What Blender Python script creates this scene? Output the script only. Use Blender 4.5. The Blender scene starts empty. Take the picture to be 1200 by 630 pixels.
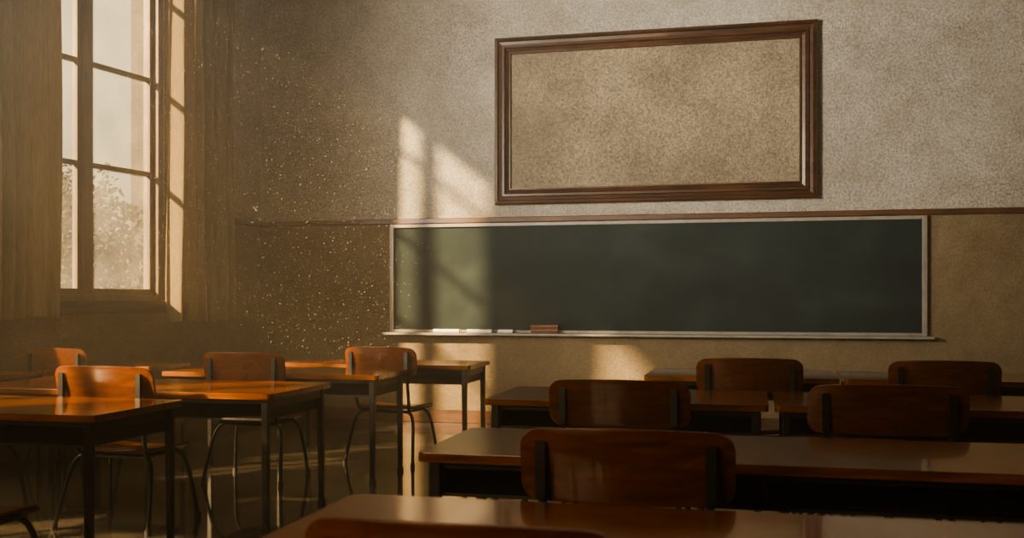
import bpy, bmesh, math, random
from mathutils import Vector, Matrix
random.seed(7)
S=bpy.context.scene
C=S.collection
try:
    S.view_settings.look='AgX - Medium High Contrast'
except Exception as e: print(e)

# ---------------------------------------------------------------- materials
def newmat(name):
    m=bpy.data.materials.new(name); m.use_nodes=True
    nt=m.node_tree; b=nt.nodes['Principled BSDF']; return m,nt,b
def noise(nt,scale,detail=4,vec=None,rough=.6):
    n=nt.nodes.new('ShaderNodeTexNoise'); n.inputs['Scale'].default_value=scale
    n.inputs['Detail'].default_value=detail; n.inputs['Roughness'].default_value=rough
    if vec is not None: nt.links.new(vec,n.inputs['Vector'])
    return n
def ramp(nt,fac,stops):
    r=nt.nodes.new('ShaderNodeValToRGB'); e=r.color_ramp.elements
    e[0].position=stops[0][0]; e[0].color=(*stops[0][1],1)
    e[1].position=stops[-1][0]; e[1].color=(*stops[-1][1],1)
    for p,c in stops[1:-1]:
        x=e.new(p); x.color=(*c,1)
    nt.links.new(fac,r.inputs['Fac']); return r
def mapping(nt,scale,kind='Object'):
    tc=nt.nodes.new('ShaderNodeTexCoord'); mp=nt.nodes.new('ShaderNodeMapping')
    mp.inputs['Scale'].default_value=scale
    nt.links.new(tc.outputs[kind],mp.inputs['Vector']); return mp.outputs['Vector']
def bump(nt,b,h,strength,dist=.01):
    bp=nt.nodes.new('ShaderNodeBump'); bp.inputs['Strength'].default_value=strength
    bp.inputs['Distance'].default_value=dist
    nt.links.new(h,bp.inputs['Height']); nt.links.new(bp.outputs['Normal'],b.inputs['Normal'])
def mixc(nt,fac,c1,c2,mode='MIX'):
    m=nt.nodes.new('ShaderNodeMix'); m.data_type='RGBA'; m.blend_type=mode
    for s,v in ((m.inputs[0],fac),(m.inputs[6],c1),(m.inputs[7],c2)):
        if isinstance(v,bpy.types.NodeSocket): nt.links.new(v,s)
        elif isinstance(v,(int,float)): s.default_value=v
        else: s.default_value=(*v,1)
    return m.outputs[2]
def wood(name,dark,mid,light,rough=.3,axis='x',coat=.3,gs=1.0):
    m,nt,b=newmat(name)
    sc={'x':(1.2,14,14),'y':(14,1.2,14),'z':(14,14,1.2)}[axis]
    v=mapping(nt,tuple(q*gs for q in sc))
    n=noise(nt,2.2,7,v,.65); n.inputs['Distortion'].default_value=.6
    r=ramp(nt,n.outputs['Fac'],[(.28,dark),(.5,mid),(.72,light)])
    v2=mapping(nt,(1,1,1)); n2=noise(nt,2.5,4,v2)
    r2=ramp(nt,n2.outputs['Fac'],[(.3,(.55,.55,.55)),(.7,(1,1,1))])
    nt.links.new(mixc(nt,1.0,r.outputs['Color'],r2.outputs['Color'],'MULTIPLY'),b.inputs['Base Color'])
    n3=noise(nt,9,5,v2)
    mr=nt.nodes.new('ShaderNodeMapRange'); mr.inputs['To Min'].default_value=rough*.7; mr.inputs['To Max'].default_value=rough*1.5
    nt.links.new(n3.outputs['Fac'],mr.inputs['Value']); nt.links.new(mr.outputs[0],b.inputs['Roughness'])
    b.inputs['Coat Weight'].default_value=coat; b.inputs['Coat Roughness'].default_value=.06
    b.inputs['Coat Tint'].default_value=(1,.8,.55,1)
    bump(nt,b,n.outputs['Fac'],.12,.004)
    return m
def plain(name,col,rough=.5,metal=0,var=.25,scale=8):
    m,nt,b=newmat(name); v=mapping(nt,(1,1,1)); n=noise(nt,scale,5,v)
    r=ramp(nt,n.outputs['Fac'],[(.3,tuple(c*(1-var) for c in col)),(.7,tuple(min(1,c*(1+var)) for c in col))])
    nt.links.new(r.outputs['Color'],b.inputs['Base Color'])
    b.inputs['Roughness'].default_value=rough; b.inputs['Metallic'].default_value=metal
    bump(nt,b,n.outputs['Fac'],.08,.003)
    return m
def plaster(name,up_a,up_b,lo_a,lo_b,split=2.06):
    m,nt,b=newmat(name)
    g=nt.nodes.new('ShaderNodeNewGeometry'); P=g.outputs['Position']
    big=noise(nt,.7,5,P,.6); fine=noise(nt,52,4,P,.85); mid=noise(nt,4,6,P,.7)
    up=ramp(nt,big.outputs['Fac'],[(.3,up_a),(.7,up_b)]).outputs['Color']
    lo=ramp(nt,big.outputs['Fac'],[(.3,lo_a),(.7,lo_b)]).outputs['Color']
    sx=nt.nodes.new('ShaderNodeSeparateXYZ'); nt.links.new(P,sx.inputs[0])
    gt=nt.nodes.new('ShaderNodeMath'); gt.operation='GREATER_THAN'; gt.inputs[1].default_value=split
    nt.links.new(sx.outputs['Z'],gt.inputs[0])
    c=mixc(nt,gt.outputs[0],lo,up)
    fu=ramp(nt,fine.outputs['Fac'],[(.38,(.42,.42,.41)),(.60,(1,1,1))]).outputs['Color']
    fl=ramp(nt,fine.outputs['Fac'],[(.38,(.58,.56,.53)),(.60,(1,1,1))]).outputs['Color']
    f=mixc(nt,gt.outputs[0],fl,fu)
    f2=ramp(nt,mid.outputs['Fac'],[(.3,(.72,.69,.64)),(.7,(1,1,1))]).outputs['Color']
    c=mixc(nt,1.0,c,f,'MULTIPLY'); c=mixc(nt,1.0,c,f2,'MULTIPLY')
    nt.links.new(c,b.inputs['Base Color']); b.inputs['Roughness'].default_value=.85
    bump(nt,b,fine.outputs['Fac'],.5,.012)
    return m

M_wall=plaster('plaster_wall',(.50,.45,.37),(.66,.60,.50),(.23,.17,.095),(.31,.235,.135))
M_ceil=plaster('plaster_ceiling',(.4,.36,.28),(.5,.45,.36),(.4,.36,.28),(.5,.45,.36))
M_top=wood('varnished_desk_wood',(.09,.027,.006),(.235,.082,.019),(.34,.135,.036),.16,'x',.55)
M_top.node_tree.nodes['Principled BSDF'].inputs['Specular IOR Level'].default_value=.45
M_chair=wood('chair_plywood',(.05,.015,.004),(.13,.040,.011),(.20,.070,.02),.27,'x',.4)
M_frame=wood('dark_frame_wood',(.02,.007,.003),(.065,.024,.008),(.12,.05,.018),.3,'x',.3,.6)
M_rail=wood('rail_wood',(.05,.02,.008),(.12,.05,.019),(.16,.075,.03),.45,'x',.1)
M_winw=wood('window_wood',(.10,.062,.03),(.17,.11,.056),(.23,.15,.08),.45,'z',.1)
M_metal=plain('dark_steel',(.045,.042,.038),.35,.8,.3,20)
M_tray=plain('desk_box_steel',(.022,.019,.016),.5,.3,.3,10)
M_btrim=plain('board_trim_painted',(.27,.245,.2),.45,.1,.2,10)
M_chalk=plain('white_chalk',(.9,.87,.8),.9,0,.05)
M_felt=plain('eraser_felt',(.10,.07,.05),.95,0,.3,60)
M_erw=plain('eraser_wood',(.28,.10,.05),.6,0,.2)
M_rubber=plain('rubber_foot',(.02,.02,.02),.7,0,.1)

# floor: worn polished tiles
m,nt,b=newmat('polished_floor_tiles'); M_floor=m
g=nt.nodes.new('ShaderNodeNewGeometry'); P=g.outputs['Position']
br=nt.nodes.new('ShaderNodeTexBrick'); br.offset=0; br.inputs['Scale'].default_value=1
br.inputs['Brick Width'].default_value=.4; br.inputs['Row Height'].default_value=.4; br.inputs['Mortar Size'].default_value=.004
br.inputs['Color1'].default_value=(.085,.073,.052,1); br.inputs['Color2'].default_value=(.12,.10,.072,1); br.inputs['Mortar'].default_value=(.02,.017,.012,1)
nt.links.new(P,br.inputs['Vector'])
n=noise(nt,3,6,P); r=ramp(nt,n.outputs['Fac'],[(.3,(.6,.6,.6)),(.7,(1,1,1))])
nt.links.new(mixc(nt,1.0,br.outputs['Color'],r.outputs['Color'],'MULTIPLY'),b.inputs['Base Color'])
r=ramp(nt,n.outputs['Fac'],[(.3,(.03,)*3),(.7,(.16,)*3)]); nt.links.new(r.outputs['Color'],b.inputs['Roughness'])
b.inputs['Specular IOR Level'].default_value=.8
b.inputs['Coat Weight'].default_value=1.0; b.inputs['Coat Roughness'].default_value=.04
bump(nt,b,n.outputs['Fac'],.05,.01)

# chalkboard
m,nt,b=newmat('green_slate'); M_board=m
v=mapping(nt,(1,1,1.6)); n=noise(nt,1.3,7,v,.6); n.inputs['Distortion'].default_value=.2
v2=mapping(nt,(3,1,3)); n2=noise(nt,16,5,v2,.7)
c=ramp(nt,n.outputs['Fac'],[(.3,(.011,.021,.020)),(.55,(.022,.037,.034)),(.8,(.050,.070,.062))]).outputs['Color']
f=ramp(nt,n2.outputs['Fac'],[(.3,(.6,.6,.6)),(.7,(1.0,1.0,1.0))]).outputs['Color']
nt.links.new(mixc(nt,1.0,c,f,'MULTIPLY'),b.inputs['Base Color']); b.inputs['Roughness'].default_value=.75
b.inputs['Specular IOR Level'].default_value=.25

# canvas
m,nt,b=newmat('aged_blank_canvas'); M_canvas=m
v=mapping(nt,(1,1,1)); n=noise(nt,1.1,6,v,.6); n2=noise(nt,56,4,v,.85)
c=ramp(nt,n.outputs['Fac'],[(.3,(.20,.155,.095)),(.7,(.47,.38,.25))]).outputs['Color']
f=ramp(nt,n2.outputs['Fac'],[(.39,(.34,.32,.28)),(.60,(1,1,1))]).outputs['Color']
nt.links.new(mixc(nt,1.0,c,f,'MULTIPLY'),b.inputs['Base Color']); b.inputs['Roughness'].default_value=.7
bump(nt,b,n2.outputs['Fac'],.5,.01)

# curtain
m=bpy.data.materials.new('linen_curtain'); m.use_nodes=True; M_curt=m; nt=m.node_tree
nt.nodes.clear(); o=nt.nodes.new('ShaderNodeOutputMaterial')
v=mapping(nt,(60,60,4)); n=noise(nt,2,4,v)
c=ramp(nt,n.outputs['Fac'],[(.3,(.23,.175,.10)),(.7,(.34,.265,.155))]).outputs['Color']
d=nt.nodes.new('ShaderNodeBsdfDiffuse'); t=nt.nodes.new('ShaderNodeBsdfTranslucent'); mx=nt.nodes.new('ShaderNodeMixShader')
nt.links.new(c,d.inputs['Color']); nt.links.new(c,t.inputs['Color']); mx.inputs[0].default_value=.25
nt.links.new(d.outputs[0],mx.inputs[1]); nt.links.new(t.outputs[0],mx.inputs[2]); nt.links.new(mx.outputs[0],o.inputs['Surface'])

# glass: thin dusty pane
m=bpy.data.materials.new('dusty_glass'); m.use_nodes=True; M_glass=m; nt=m.node_tree
nt.nodes.clear(); o=nt.nodes.new('ShaderNodeOutputMaterial')
tr=nt.nodes.new('ShaderNodeBsdfTransparent'); tr.inputs['Color'].default_value=(.97,.96,.93,1)
gl=nt.nodes.new('ShaderNodeBsdfGlossy'); gl.inputs['Roughness'].default_value=.08
tl=nt.nodes.new('ShaderNodeBsdfTranslucent'); tl.inputs['Color'].default_value=(.9,.85,.75,1)
v=mapping(nt,(1,1,1)); n=noise(nt,2.5,5,v); r=ramp(nt,n.outputs['Fac'],[(.3,(.015,)*3),(.75,(.08,)*3)])
m1=nt.nodes.new('ShaderNodeMixShader'); m2=nt.nodes.new('ShaderNodeMixShader')
nt.links.new(r.outputs['Color'],m1.inputs[0]); nt.links.new(tr.outputs[0],m1.inputs[1]); nt.links.new(tl.outputs[0],m1.inputs[2])
m2.inputs[0].default_value=.05; nt.links.new(m1.outputs[0],m2.inputs[1]); nt.links.new(gl.outputs[0],m2.inputs[2])
nt.links.new(m2.outputs[0],o.inputs['Surface'])

# exterior brick
m,nt,b=newmat('exterior_brick'); M_brick=m
v=mapping(nt,(1,1,1)); br=nt.nodes.new('ShaderNodeTexBrick'); br.inputs['Scale'].default_value=1.6
cx=nt.nodes.new('ShaderNodeCombineXYZ'); sx=nt.nodes.new('ShaderNodeSeparateXYZ'); nt.links.new(v,sx.inputs[0])
ad=nt.nodes.new('ShaderNodeMath'); nt.links.new(sx.outputs['X'],ad.inputs[0]); nt.links.new(sx.outputs['Y'],ad.inputs[1])
nt.links.new(ad.outputs[0],cx.inputs['X']); nt.links.new(sx.outputs['Z'],cx.inputs['Y']); nt.links.new(cx.outputs[0],br.inputs['Vector'])
br.inputs['Color1'].default_value=(.038,.030,.019,1); br.inputs['Color2'].default_value=(.050,.040,.026,1); br.inputs['Mortar'].default_value=(.068,.057,.039,1)
nt.links.new(br.outputs['Color'],b.inputs['Base Color']); b.inputs['Roughness'].default_value=.9
M_leaf=plain('hazy_foliage',(.030,.029,.019),.9,0,.3,3)
M_ground=plain('pale_ground',(.04,.036,.025),.9,0,.2,2)

# ---------------------------------------------------------------- mesh helpers
def mesh_obj(name,verts,faces,mat,parent=None,smooth=False,bev=0,mesh=None):
    if mesh is None:
        mesh=bpy.data.meshes.new(name); mesh.from_pydata([tuple(v) for v in verts],[],faces)
        bm=bmesh.new(); bm.from_mesh(mesh); bmesh.ops.recalc_face_normals(bm,faces=bm.faces)
        bm.to_mesh(mesh); bm.free(); mesh.update(); mesh.materials.append(mat)
        if smooth:
            for p in mesh.polygons: p.use_smooth=True
    o=bpy.data.objects.new(name,mesh); C.objects.link(o)
    if parent: o.parent=parent
    if bev:
        md=o.modifiers.new('bevel','BEVEL'); md.width=bev; md.segments=3; md.limit_method='ANGLE'; md.angle_limit=math.radians(40)
    return o
def boxes(bl):
    V=[];F=[]
    for (x0,x1,y0,y1,z0,z1) in bl:
        k=len(V)
        V+=[(x0,y0,z0),(x1,y0,z0),(x1,y1,z0),(x0,y1,z0),(x0,y0,z1),(x1,y0,z1),(x1,y1,z1),(x0,y1,z1)]
        F+=[tuple(k+i for i in f) for f in ((0,3,2,1),(4,5,6,7),(0,1,5,4),(1,2,6,5),(2,3,7,6),(3,0,4,7))]
    return V,F
def box(name,b,mat,parent=None,bev=0):
    V,F=boxes([b]); return mesh_obj(name,V,F,mat,parent,bev=bev)
def empty(name,loc=(0,0,0),rz=0):
    e=bpy.data.objects.new(name,None); e.empty_display_size=.2; C.objects.link(e)
    e.location=loc; e.rotation_euler=(0,0,rz); return e
def smoothpts(pts,n=6):
    P=[Vector(p) for p in pts]; out=[]
    for i in range(len(P)-1):
        p0=P[max(i-1,0)];p1=P[i];p2=P[i+1];p3=P[min(i+2,len(P)-1)]
        for k in range(n):
            t=k/n
            out.append(.5*((2*p1)+(p2-p0)*t+(2*p0-5*p1+4*p2-p3)*t*t+(3*p1-p0-3*p2+p3)*t**3))
    out.append(P[-1]); return out
def tube_geo(pts,r,seg=10):
    V=[];F=[];n=len(pts); up=None
    for i,p in enumerate(pts):
        d=(pts[min(i+1,n-1)]-pts[max(i-1,0)]).normalized()
        if up is None:
            up=Vector((0,0,1)) if abs(d.z)<.9 else Vector((0,1,0))
        a=d.cross(up).normalized(); up=a.cross(d).normalized()
        for k in range(seg):
            t=2*math.pi*k/seg; V.append(p+a*math.cos(t)*r+up*math.sin(t)*r)
    for i in range(n-1):
        for k in range(seg):
            F.append((i*seg+k,i*seg+(k+1)%seg,(i+1)*seg+(k+1)%seg,(i+1)*seg+k))
    F.append(tuple(range(seg))[::-1]); F.append(tuple((n-1)*seg+k for k in range(seg)))
    return V,F
def join_geo(gs):
    V=[];F=[]
    for v,f in gs:
        k=len(V); V+=list(v); F+=[tuple(k+i for i in q) for q in f]
    return V,F
def panel_geo(W,H,r,th,fn,nx=28,nz=10,crown=0):
    """rounded panel; fn(x,h,side)->3d point ; W,H half sizes"""
    xs=[]
    for i in range(nx+1):
        t=i/nx; xs.append(-W*math.cos(math.pi*t))
    V=[];F=[]
    for side in (0,1):
        for x in xs:
            ax=abs(x); h=H
            if ax>W-r: h=H-r+math.sqrt(max(0,r*r-(ax-(W-r))**2))
            for j in range(nz+1):
                q=-1+2*j/nz
                hh=q*h
                if q>0: hh+=q*crown*(1-(x/W)**2)
                V.append(fn(x,hh,side*th))
    N=(nx+1)*(nz+1)
    def id(s,i,j): return s*N+i*(nz+1)+j
    for i in range(nx):
        for j in range(nz):
            F.append((id(0,i,j),id(0,i+1,j),id(0,i+1,j+1),id(0,i,j+1)))
            F.append((id(1,i,j),id(1,i,j+1),id(1,i+1,j+1),id(1,i+1,j)))
        F.append((id(0,i,0),id(1,i,0),id(1,i+1,0),id(0,i+1,0)))
        F.append((id(0,i,nz),id(0,i+1,nz),id(1,i+1,nz),id(1,i,nz)))
    for j in range(nz):
        F.append((id(0,0,j),id(0,0,j+1),id(1,0,j+1),id(1,0,j)))
        F.append((id(0,nx,j),id(1,nx,j),id(1,nx,j+1),id(0,nx,j+1)))
    return V,F

# ---------------------------------------------------------------- room
D=10.1; CX=-5.19; RX=3.2; BY=-2.0; CH=5.0
K=.1478; LN=math.sqrt(1+K*K)
ANG=math.atan2(-1/LN,-K/LN)
def LX(Y): return CX-K*(D-Y)
def left_pt(s,off,z):
    ex,ey=-K/LN,-1/LN; nx,ny=1/LN,-K/LN
    return Vector((CX+ex*s+nx*off, D+ey*s+ny*off, z))
SL=(D-BY)*LN
box('wall_front',(CX-.30,RX+.2,D,D+.25,0,CH),M_wall)
box('wall_right',(RX,RX+.2,BY,D,0,CH),M_wall)
box('wall_back',(LX(BY)-.3,RX+.2,BY-.2,BY,0,CH),M_wall)
def slab(name,za,zb,mat):
    P=[(LX(BY-.2)-.28,BY-.2),(RX+.2,BY-.2),(RX+.2,D+.25),(LX(D+.25)-.28,D+.25)]
    V=[(x,y,za) for x,y in P]+[(x,y,zb) for x,y in P]
    F=[(0,3,2,1),(4,5,6,7),(0,1,5,4),(1,2,6,5),(2,3,7,6),(3,0,4,7)]
    return mesh_obj(name,V,F,mat)
slab('floor',-.1,0,M_floor); slab('ceiling',CH,CH+.15,M_ceil)
WZ0=1.26
wins=[(1.506,3.306,4.68),(4.3,6.1,4.15),(7.4,9.2,4.15)]
bl=[(0,SL,-.24,0,0,WZ0)]
e=0
for a,bb,zt in wins: bl+=[(e,a,-.24,0,WZ0,CH),(a,bb,-.24,0,zt,CH)]; e=bb
bl.append((e,SL,-.24,0,WZ0,CH))
V,F=boxes(bl)
wl=mesh_obj('wall_left',V,F,M_wall); wl.location=(CX,D,0); wl.rotation_euler=(0,0,ANG)
# trims
box('trim_1',(CX,RX,D-.028,D,2.045,2.10),M_rail,bev=.008)
e=0;bl=[]
for a,bb,zt in wins: bl.append((e,a-.06,0,.028,2.045,2.10)); e=bb+.06
bl.append((e,SL,0,.028,2.045,2.10)); V,F=boxes(bl)
o=mesh_obj('trim_2',V,F,M_rail,bev=.006); o.location=(CX,D,0); o.rotation_euler=(0,0,ANG)
box('trim_3',(RX-.028,RX,BY,D-.03,2.045,2.10),M_rail,bev=.008)
box('baseboard_front',(CX,RX,D-.02,D,0,.13),M_rail,bev=.005)
o=box('baseboard_left',(0.02,SL,0,.02,0,.13),M_rail,bev=.005); o.location=(CX,D,0); o.rotation_euler=(0,0,ANG)
box('baseboard_right',(RX-.02,RX,BY,D-.03,0,.13),M_rail,bev=.005)

# ---------------------------------------------------------------- windows + curtains
def window(i,a,b,WZ1):
    E=empty('window_%d'%i,(CX,D,0),ANG)
    c=(a+b)/2
    fr=[(a,a+.06,-.2,-.02,WZ0,WZ1),(b-.06,b,-.2,-.02,WZ0,WZ1),(a+.06,b-.06,-.2,-.02,WZ1-.06,WZ1),(a+.06,b-.06,-.2,-.02,WZ0,WZ0+.05),
        (c-.045,c+.045,-.18,-.05,WZ0+.05,WZ1-.06)]
    V,F=boxes(fr); mesh_obj('frame',V,F,M_winw,E,bev=.006)
    sash=[]
    for (p,q) in ((a+.06,c-.045),(c+.045,b-.06)):
        zb,zt=WZ0+.05,WZ1-.06
        sash+=[(p,p+.045,-.14,-.08,zb,zt),(q-.045,q,-.14,-.08,zb,zt),(p+.045,q-.045,-.14,-.08,zb,zb+.05),(p+.045,q-.045,-.14,-.08,zt-.05,zt)]
        for z in (2.434,3.314,4.19):
            if z<WZ1-.2: sash.append((p+.045,q-.045,-.13,-.09,z-.022,z+.022))
    V,F=boxes(sash); mesh_obj('sashes',V,F,M_winw,E,bev=.005)
    V,F=boxes([(a+.09,c-.07,-.112,-.108,WZ0+.08,WZ1-.09),(c+.07,b-.09,-.112,-.108,WZ0+.08,WZ1-.09)])
    mesh_obj('glass',V,F,M_glass,E)
    V,F=boxes([(a-.06,b+.06,-.02,.10,WZ0-.045,WZ0),(a-.04,b+.04,0,.035,WZ0-.12,WZ0-.045)])
    mesh_obj('sill',V,F,M_frame,E,bev=.006)
    V,F=boxes([(a-.07,a,0,.02,WZ0,WZ1+.07),(b,b+.07,0,.02,WZ0,WZ1+.07),(a,b,0,.02,WZ1,WZ1+.07)])
    mesh_obj('casing',V,F,M_winw,E,bev=.004)
for i,(a,b,zt) in enumerate(wins): window(i+1,a,b,zt)

def curtain(s0,s1,zb,seed,name='curtain'):
    rnd=random.Random(seed); ph=[rnd.uniform(0,6.28) for _ in range(5)]
    E=empty(name,(CX,D,0),ANG)
    nx=150;nz=46;V=[];F=[];ztop=4.83;w=s1-s0
    nf=w/.15
    for i in range(nx+1):
        t=i/nx
        for j in range(nz+1):
            q=j/nz; z=zb+(ztop-zb)*q
            spread=1+.05*(1-q)*math.sin(q*5+ph[0])
            ss=(s0+s1)/2+(t-.5)*w*spread+.012*math.sin(7*q+ph[1]+t*3)
            warp=t+.03*math.sin(2*math.pi*t*2.3+ph[2])+.012*math.sin(q*6+ph[3])
            am=.055+.014*math.sin(5*t+ph[4])
            y=.195+am*math.sin(2*math.pi*nf*warp)+.012*math.sin(2*math.pi*nf*2.1*t+ph[1]+2*q)+.014*math.sin(3*q+4*t)
            zz=z+(.012*math.sin(9*t+ph[0]) if j==0 else 0)
            V.append((ss,y,zz))
    for i in range(nx):
        for j in range(nz):
            k=i*(nz+1)+j; F.append((k,k+nz+1,k+nz+2,k+1))
    mesh_obj('drape',V,F,M_curt,E,smooth=True)
    V,F=tube_geo([Vector((s0-.08,.18,4.84)),Vector((s1+.08,.18,4.84))],.016,10)
    mesh_obj('rod',V,F,M_frame,E,smooth=True)
    V,F=boxes([(s0-.03,s0-.005,0,.18,4.83,4.855),(s1+.005,s1+.03,0,.18,4.83,4.855)]); mesh_obj('rod_bracket',V,F,M_frame,E)
curtain(.74,1.60,1.06,1)
curtain(2.99,4.08,1.12,2)
curtain(5.95,6.8,1.1,3)
curtain(9.1,9.9,1.1,4)

# ---------------------------------------------------------------- chalkboard
cb=empty('chalkboard',(0,D,0))
x0,x1,z0,z1=-3.705,1.537,.925,2.04
box('slate',(x0+.03,x1-.03,-.022,-.002,z0+.03,z1-.03),M_board,cb)
V,F=boxes([(x0,x0+.045,-.045,0,z0,z1),(x1-.045,x1,-.045,0,z0,z1),(x0+.045,x1-.045,-.045,0,z1-.035,z1),(x0+.045,x1-.045,-.04,0,z0,z0+.03)])
mesh_obj('trim_frame',V,F,M_btrim,cb,bev=.005)
V,F=boxes([(x0-.05,x1+.05,-.13,-.0,z0-.025,z0)])
mesh_obj('chalk_ledge',V,F,M_btrim,cb,bev=.004)
def chalk(x,l,rz):
    V,F=tube_geo([Vector((-l/2,0,0)),Vector((l/2-.01,0,0)),Vector((l/2,0,0))],.019,12)
    o=mesh_obj('chalk_stick',V,F,M_chalk,smooth=False); o.location=(x,D-.10,z0+.019); o.rotation_euler=(0,0,rz)
chalk(-3.07,.27,.03); chalk(-2.72,.26,-.02); chalk(-2.45,.15,.04)
def eraser(x,z,rz):
    E=empty('chalkboard_eraser',(x,D-.085,z),rz)
    box('felt',(-.135,.135,-.035,.035,0,.022),M_felt,E,bev=.004)
    box('wood_back',(-.14,.14,-.038,.038,.022,.042),M_erw,E,bev=.006)
eraser(-2.05,z0,0.0); eraser(-2.05,z0+.042,.03)

# ---------------------------------------------------------------- big picture frame
pf=empty('picture_frame',(0,D,0))
x0,x1,z0,z1=-2.575,.567,2.22,3.905
prof=[(0,0),(0,-.055),(.012,-.075),(.035,-.08),(.045,-.058),(.075,-.052),(.083,-.07),(.105,-.07),(.115,-.048),(.145,-.034),(.150,-.045),(.163,-.045),(.168,-.02),(.168,0)]
V=[];F=[];n=len(prof)
for (sx,sz) in ((0,0),(1,0),(1,1),(0,1)):
    for (q,y) in prof:
        V.append(((x0+q) if sx==0 else (x1-q), y, (z0+q) if sz==0 else (z1-q)))
for k in range(4):
    for i in range(n-1):
        a=k*n+i;b=((k+1)%4)*n+i; F.append((a,b,b+1,a+1))
mesh_obj('moulding',V,F,M_frame,pf)
box('canvas',(x0+.16,x1-.16,-.024,-.004,z0+.16,z1-.16),M_canvas,pf)

# ---------------------------------------------------------------- chairs (shared meshes)
CW=.60
def chair_meshes():
    out={}
    def fb(x,h,s): return Vector((x, .035-.05*(1-(x/(CW/2))**2)+s-.02*(h/.1), .79+h))
    V,F=panel_geo(CW/2,.105,.055,.014,fb,crown=.012); out['backrest']=(V,F,M_chair,True)
    def fs(x,h,s):
        yy=.27+h; dip=-.018*(1-(x/.24)**2)
        roll=-.03*max(0,(h-.14)/.08)**2+ .02*max(0,(-h-.15)/.07)**2
        return Vector((x*(1-.06*(-h/.22)),yy,.435+dip+roll+s))
    V,F=panel_geo(.245,.22,.07,.014,fs); out['seat']=(V,F,M_chair,True)
    g=[]
    r=.0125
    for sx in (-1,1):
        g.append(tube_geo(smoothpts([(sx*.235,-.0,.865),(sx*.235,.0,.80),(sx*.232,.012,.68),(sx*.225,.05,.54),(sx*.215,.085,.44),(sx*.20,.12,.412),(sx*.2,.26,.405),(sx*.2,.40,.405)]),r))
    for (ys,yf) in ((.12,.0),(.40,.47)):
        g.append(tube_geo(smoothpts([(-.285,yf,.012),(-.268,yf+(ys-yf)*.35,.18),(-.245,yf+(ys-yf)*.75,.33),(-.20,ys,.395),(-.1,ys,.40),(.1,ys,.40),(.20,ys,.395),(.245,yf+(ys-yf)*.75,.33),(.268,yf+(ys-yf)*.35,.18),(.285,yf,.012)]),r))
    V,F=join_geo(g); out['tube_frame']=(V,F,M_metal,True)
    V,F=boxes([(sx*.235-.014,sx*.235+.014,-.016,-.010,.70,.865) for sx in (-1,1)])
    out['back_straps']=(V,F,M_metal,False)
    g=[tube_geo([Vector((x*.286,y,0)),Vector((x*.285,y,.03))],.017,12) for x in (-1,1) for y in (0.0,.47)]
    V,F=join_geo(g); out['rubber_feet']=(V,F,M_rubber,False)
    return out
CM=chair_meshes(); cache={}
def chair(x,y,rz=0,sc=1):
    E=empty('school_chair',(x,y,0),rz); E.scale=(sc,1,1)
    for k,(V,F,mt,sm) in CM.items():
        if k in cache: mesh_obj(k,None,None,mt,E,mesh=cache[k],bev=.003 if k in('backrest','seat') else 0)
        else:
            o=mesh_obj(k,V,F,mt,E,smooth=sm,bev=.003 if k in('backrest','seat') else 0); cache[k]=o.data
# ---------------------------------------------------------------- desks
def desk(x0,x1,y0,y1,rz=0):
    w=(x1-x0)/2; d=(y1-y0)/2
    E=empty('school_desk',((x0+x1)/2,(y0+y1)/2,0),rz)
    def ft(x,h,s): return Vector((x,h,.718+s))
    V,F=panel_geo(w,d,.03,.032,ft,nx=60,nz=2); mesh_obj('wooden_top',V,F,M_top,E,bev=.008)
    i=.07
    a,b=-w+i,w-i; c,e=-d+.06,d-.05
    V,F=boxes([(a,b,c,e,.595,.607),(a,b,e-.012,e,.607,.718),(a,a+.012,c,e-.012,.607,.718),(b-.012,b,c,e-.012,.607,.718),
               (a+.012,b-.012,c,c+.012,.690,.718)]+([(-.006,.006,c+.012,e-.012,.607,.70)] if w>.6 else []))
    mesh_obj('book_tray',V,F,M_tray,E,bev=.002)
    V=[];F=[]
    for sx in (-1,1):
        for sy in (-1,1):
            X=sx*(w-.055); Y=sy*(d-.05); k=len(V)
            tx,ty=X+sx*.004,Y+sy*.004
            for (cx,cy,z,h) in ((tx,ty,.02,.015),(X,Y,.717,.02)):
                V+=[(cx-h,cy-h,z),(cx+h,cy-h,z),(cx+h,cy+h,z),(cx-h,cy+h,z)]
            F+=[tuple(k+q for q in f) for f in ((0,3,2,1),(4,5,6,7),(0,1,5,4),(1,2,6,5),(2,3,7,6),(3,0,4,7))]
    mesh_obj('legs',V,F,M_metal,E,bev=.004)
    V,F=boxes([(sx*(w-.051)-.019,sx*(w-.051)+.019,sy*(d-.046)-.019,sy*(d-.046)+.019,0,.03) for sx in(-1,1) for sy in(-1,1)])
    mesh_obj('leg_feet',V,F,M_rubber,E,bev=.003)
    V,F=boxes([(-w+.05,w-.05,d-.065,d-.04,.66,.717),(-w+.045,-w+.065,-d+.05,d-.05,.66,.717),(w-.065,w-.045,-d+.05,d-.05,.66,.717)])
    mesh_obj('steel_rails',V,F,M_metal,E,bev=.002)

# right block
desk(-1.05,1.25,1.90,2.57)
desk(-1.12,1.18,3.30,4.0)
desk(-1.38,.06,5.15,5.95)
desk(.09,1.53,5.15,5.95)
desk(-.74,.53,6.95,7.75)
desk(.56,1.95,6.95,7.75)
chair(-.487,1.62,0,.92)
chair(-.36,2.88,.02,1.02)
chair(-.61,4.62,-.02,1.08); chair(.55,4.62,.03,1.1)
chair(-.04,6.5,.02,1.08); chair(1.09,6.5,-.03,1.05)
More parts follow.
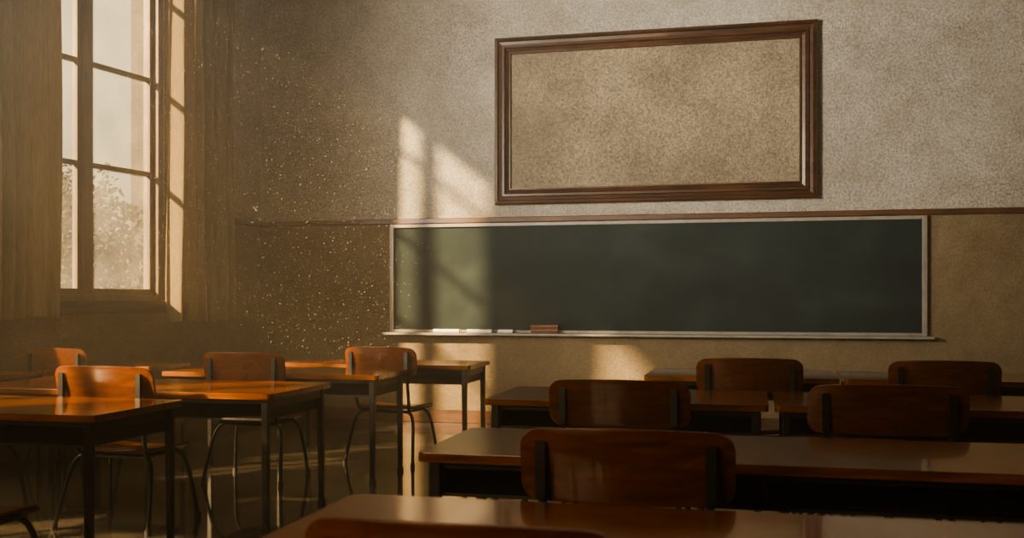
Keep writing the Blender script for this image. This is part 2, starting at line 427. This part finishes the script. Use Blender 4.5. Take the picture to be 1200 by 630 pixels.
# left block
desk(-4.65,-2.87,4.0,4.75)
desk(-4.60,-2.57,5.12,5.95)
desk(-4.15,-2.50,6.55,7.2)
desk(-3.85,-2.17,7.68,8.33)
desk(-5.42,-4.52,7.0,7.6)
desk(-5.70,-5.02,5.9,6.5)
chair(-3.05,3.12,.02,1)
chair(-3.47,4.90,-.05,1.05)
chair(-4.55,4.86,.04,1)
chair(-3.42,6.38,.03,1)
chair(-2.80,7.36,-.10,1)
chair(-5.08,6.62,.02,.85)

# ---------------------------------------------------------------- outside
box('ground_outside',(-60,-7.6,-30,60,-.9,-.6),M_ground)
o=box('brick_building',(0,6,0,3,-.6,13),M_brick); o.location=(-15.0,22.4,0)
def tree(x,y,h,seed):
    rnd=random.Random(seed); E=empty('garden_tree',(x,y,-.6))
    V,F=tube_geo(smoothpts([(0,0,0),(.1,0,h*.3),(-.05,.1,h*.6),(0,0,h*.85)]),.10,10); mesh_obj('trunk',V,F,M_leaf,E,smooth=True)
    V=[];F=[]
    for k in range(3600):
        th=rnd.uniform(0,6.283); u=rnd.uniform(-1,1); rr=1.25*(rnd.random()**.45)
        cl=.82+.3*math.sin(3*th+seed)*math.cos(2.5*u+seed)
        p=Vector((math.cos(th)*math.sqrt(1-u*u)*rr*cl,math.sin(th)*math.sqrt(1-u*u)*rr*cl,h*.70+u*1.45*rr*cl))
        a=Vector((rnd.gauss(0,1),rnd.gauss(0,1),rnd.gauss(0,1))).normalized(); b=a.orthogonal().normalized()
        s=rnd.uniform(.04,.09); k0=len(V)
        V+=[p-a*s,p+b*s*.5,p+a*s,p-b*s*.5]; F.append((k0,k0+1,k0+2,k0+3))
    me=bpy.data.meshes.new('foliage'); me.from_pydata([tuple(v) for v in V],[],F); me.materials.append(M_leaf)
    o=bpy.data.objects.new('foliage',me); C.objects.link(o); o.parent=E
tree(-11.3,15.9,3.5,3); tree(-14.9,19.4,4.9,5); tree(-18.2,23.5,5.6,8); tree(-10.0,17.2,3.2,12)

# ---------------------------------------------------------------- dust motes (in the sunbeam)
SD=Vector((1.0,1.0,-.69))
rnd=random.Random(11); V=[];F=[]
for i in range(3000):
    s=rnd.uniform(1.62,2.8); z=rnd.uniform(1.5,4.6); k=.80*rnd.random()
    p=left_pt(s,.3,z); L=(D-p.y); p=p+SD*L*k
    if p.z<.4: continue
    r=rnd.choice([.0018,.0022,.0026,.0030,.0036,.0048])
    b=len(V)
    V+=[p+Vector(q)*r for q in ((1,0,0),(-1,0,0),(0,1,0),(0,-1,0),(0,0,1),(0,0,-1))]
    F+=[tuple(b+j for j in f) for f in ((0,2,4),(2,1,4),(1,3,4),(3,0,4),(2,0,5),(1,2,5),(3,1,5),(0,3,5))]
M_dust=plain('dust',(.9,.83,.7),.9,0,.02)
mesh_obj('dust_motes',V,F,M_dust)

# hazy air in the room
m=bpy.data.materials.new('dusty_air'); m.use_nodes=True; nt=m.node_tree; nt.nodes.clear()
o=nt.nodes.new('ShaderNodeOutputMaterial'); vs=nt.nodes.new('ShaderNodeVolumeScatter')
vs.inputs['Density'].default_value=.023; vs.inputs['Anisotropy'].default_value=.3; vs.inputs['Color'].default_value=(1,.9,.74,1)
nt.links.new(vs.outputs[0],o.inputs['Volume'])
V=[(LX(BY)+.01,BY+.01,.01),(RX-.01,BY+.01,.01),(RX-.01,D-.01,.01),(CX+.01,D-.01,.01)]
V+= [(a,b,CH-.01) for a,b,c in V]
F=[(0,3,2,1),(4,5,6,7),(0,1,5,4),(1,2,6,5),(2,3,7,6),(3,0,4,7)]
mesh_obj('dusty_air',V,F,m)

# ---------------------------------------------------------------- light
l=bpy.data.lights.new('sun','SUN'); l.energy=34; l.color=(1,.70,.37); l.angle=.035
o=bpy.data.objects.new('sun',l); C.objects.link(o); o.rotation_euler=SD.to_track_quat('-Z','Y').to_euler(); o.location=(-12,0,9)
def area(name,loc,tgt,sx,sy,e,col,spread=180):
    l=bpy.data.lights.new(name,'AREA'); l.shape='RECTANGLE'; l.size=sx; l.size_y=sy; l.energy=e; l.color=col; l.spread=math.radians(spread)
    o=bpy.data.objects.new(name,l); C.objects.link(o); o.location=loc
    o.rotation_euler=(Vector(tgt)-Vector(loc)).to_track_quat('-Z','Y').to_euler(); return o
area('window_skylight',left_pt(5.2,.40,2.9),(-.1,7.6,1.3),1.4,2.4,62,(1,.80,.54),120)
area('window_skylight',left_pt(8.3,.40,3.0),(-.1,D,3.7),1.5,2.0,150,(1,.90,.76),52)
area('rear_fill_light',(-2.6,BY+.4,2.6),(-.5,4.5,.7),2.2,1.6,60,(1,.74,.42),120)  # added fill lamp behind the camera, brightens the near chairs; no window there
w=bpy.data.worlds.new('hazy_morning_sky'); S.world=w; w.use_nodes=True; nt=w.node_tree
bg=nt.nodes['Background']; tc=nt.nodes.new('ShaderNodeTexCoord'); sx=nt.nodes.new('ShaderNodeSeparateXYZ')
nt.links.new(tc.outputs['Generated'],sx.inputs[0])
r=ramp(nt,sx.outputs['Z'],[(0,(.38,.29,.15)),(.12,(.82,.64,.36)),(.5,(1,.84,.54))])
nt.links.new(r.outputs['Color'],bg.inputs['Color']); bg.inputs['Strength'].default_value=1.35

# ---------------------------------------------------------------- camera
cd=bpy.data.cameras.new('camera'); cam=bpy.data.objects.new('camera',cd); C.objects.link(cam)
cam.location=(0,0,1.27); cam.rotation_euler=(math.radians(90),0,math.radians(13.4))
cd.sensor_width=36; cd.lens=36; cd.shift_y=35/1200
cd.dof.use_dof=True; cd.dof.focus_distance=8.5; cd.dof.aperture_fstop=4
S.camera=cam
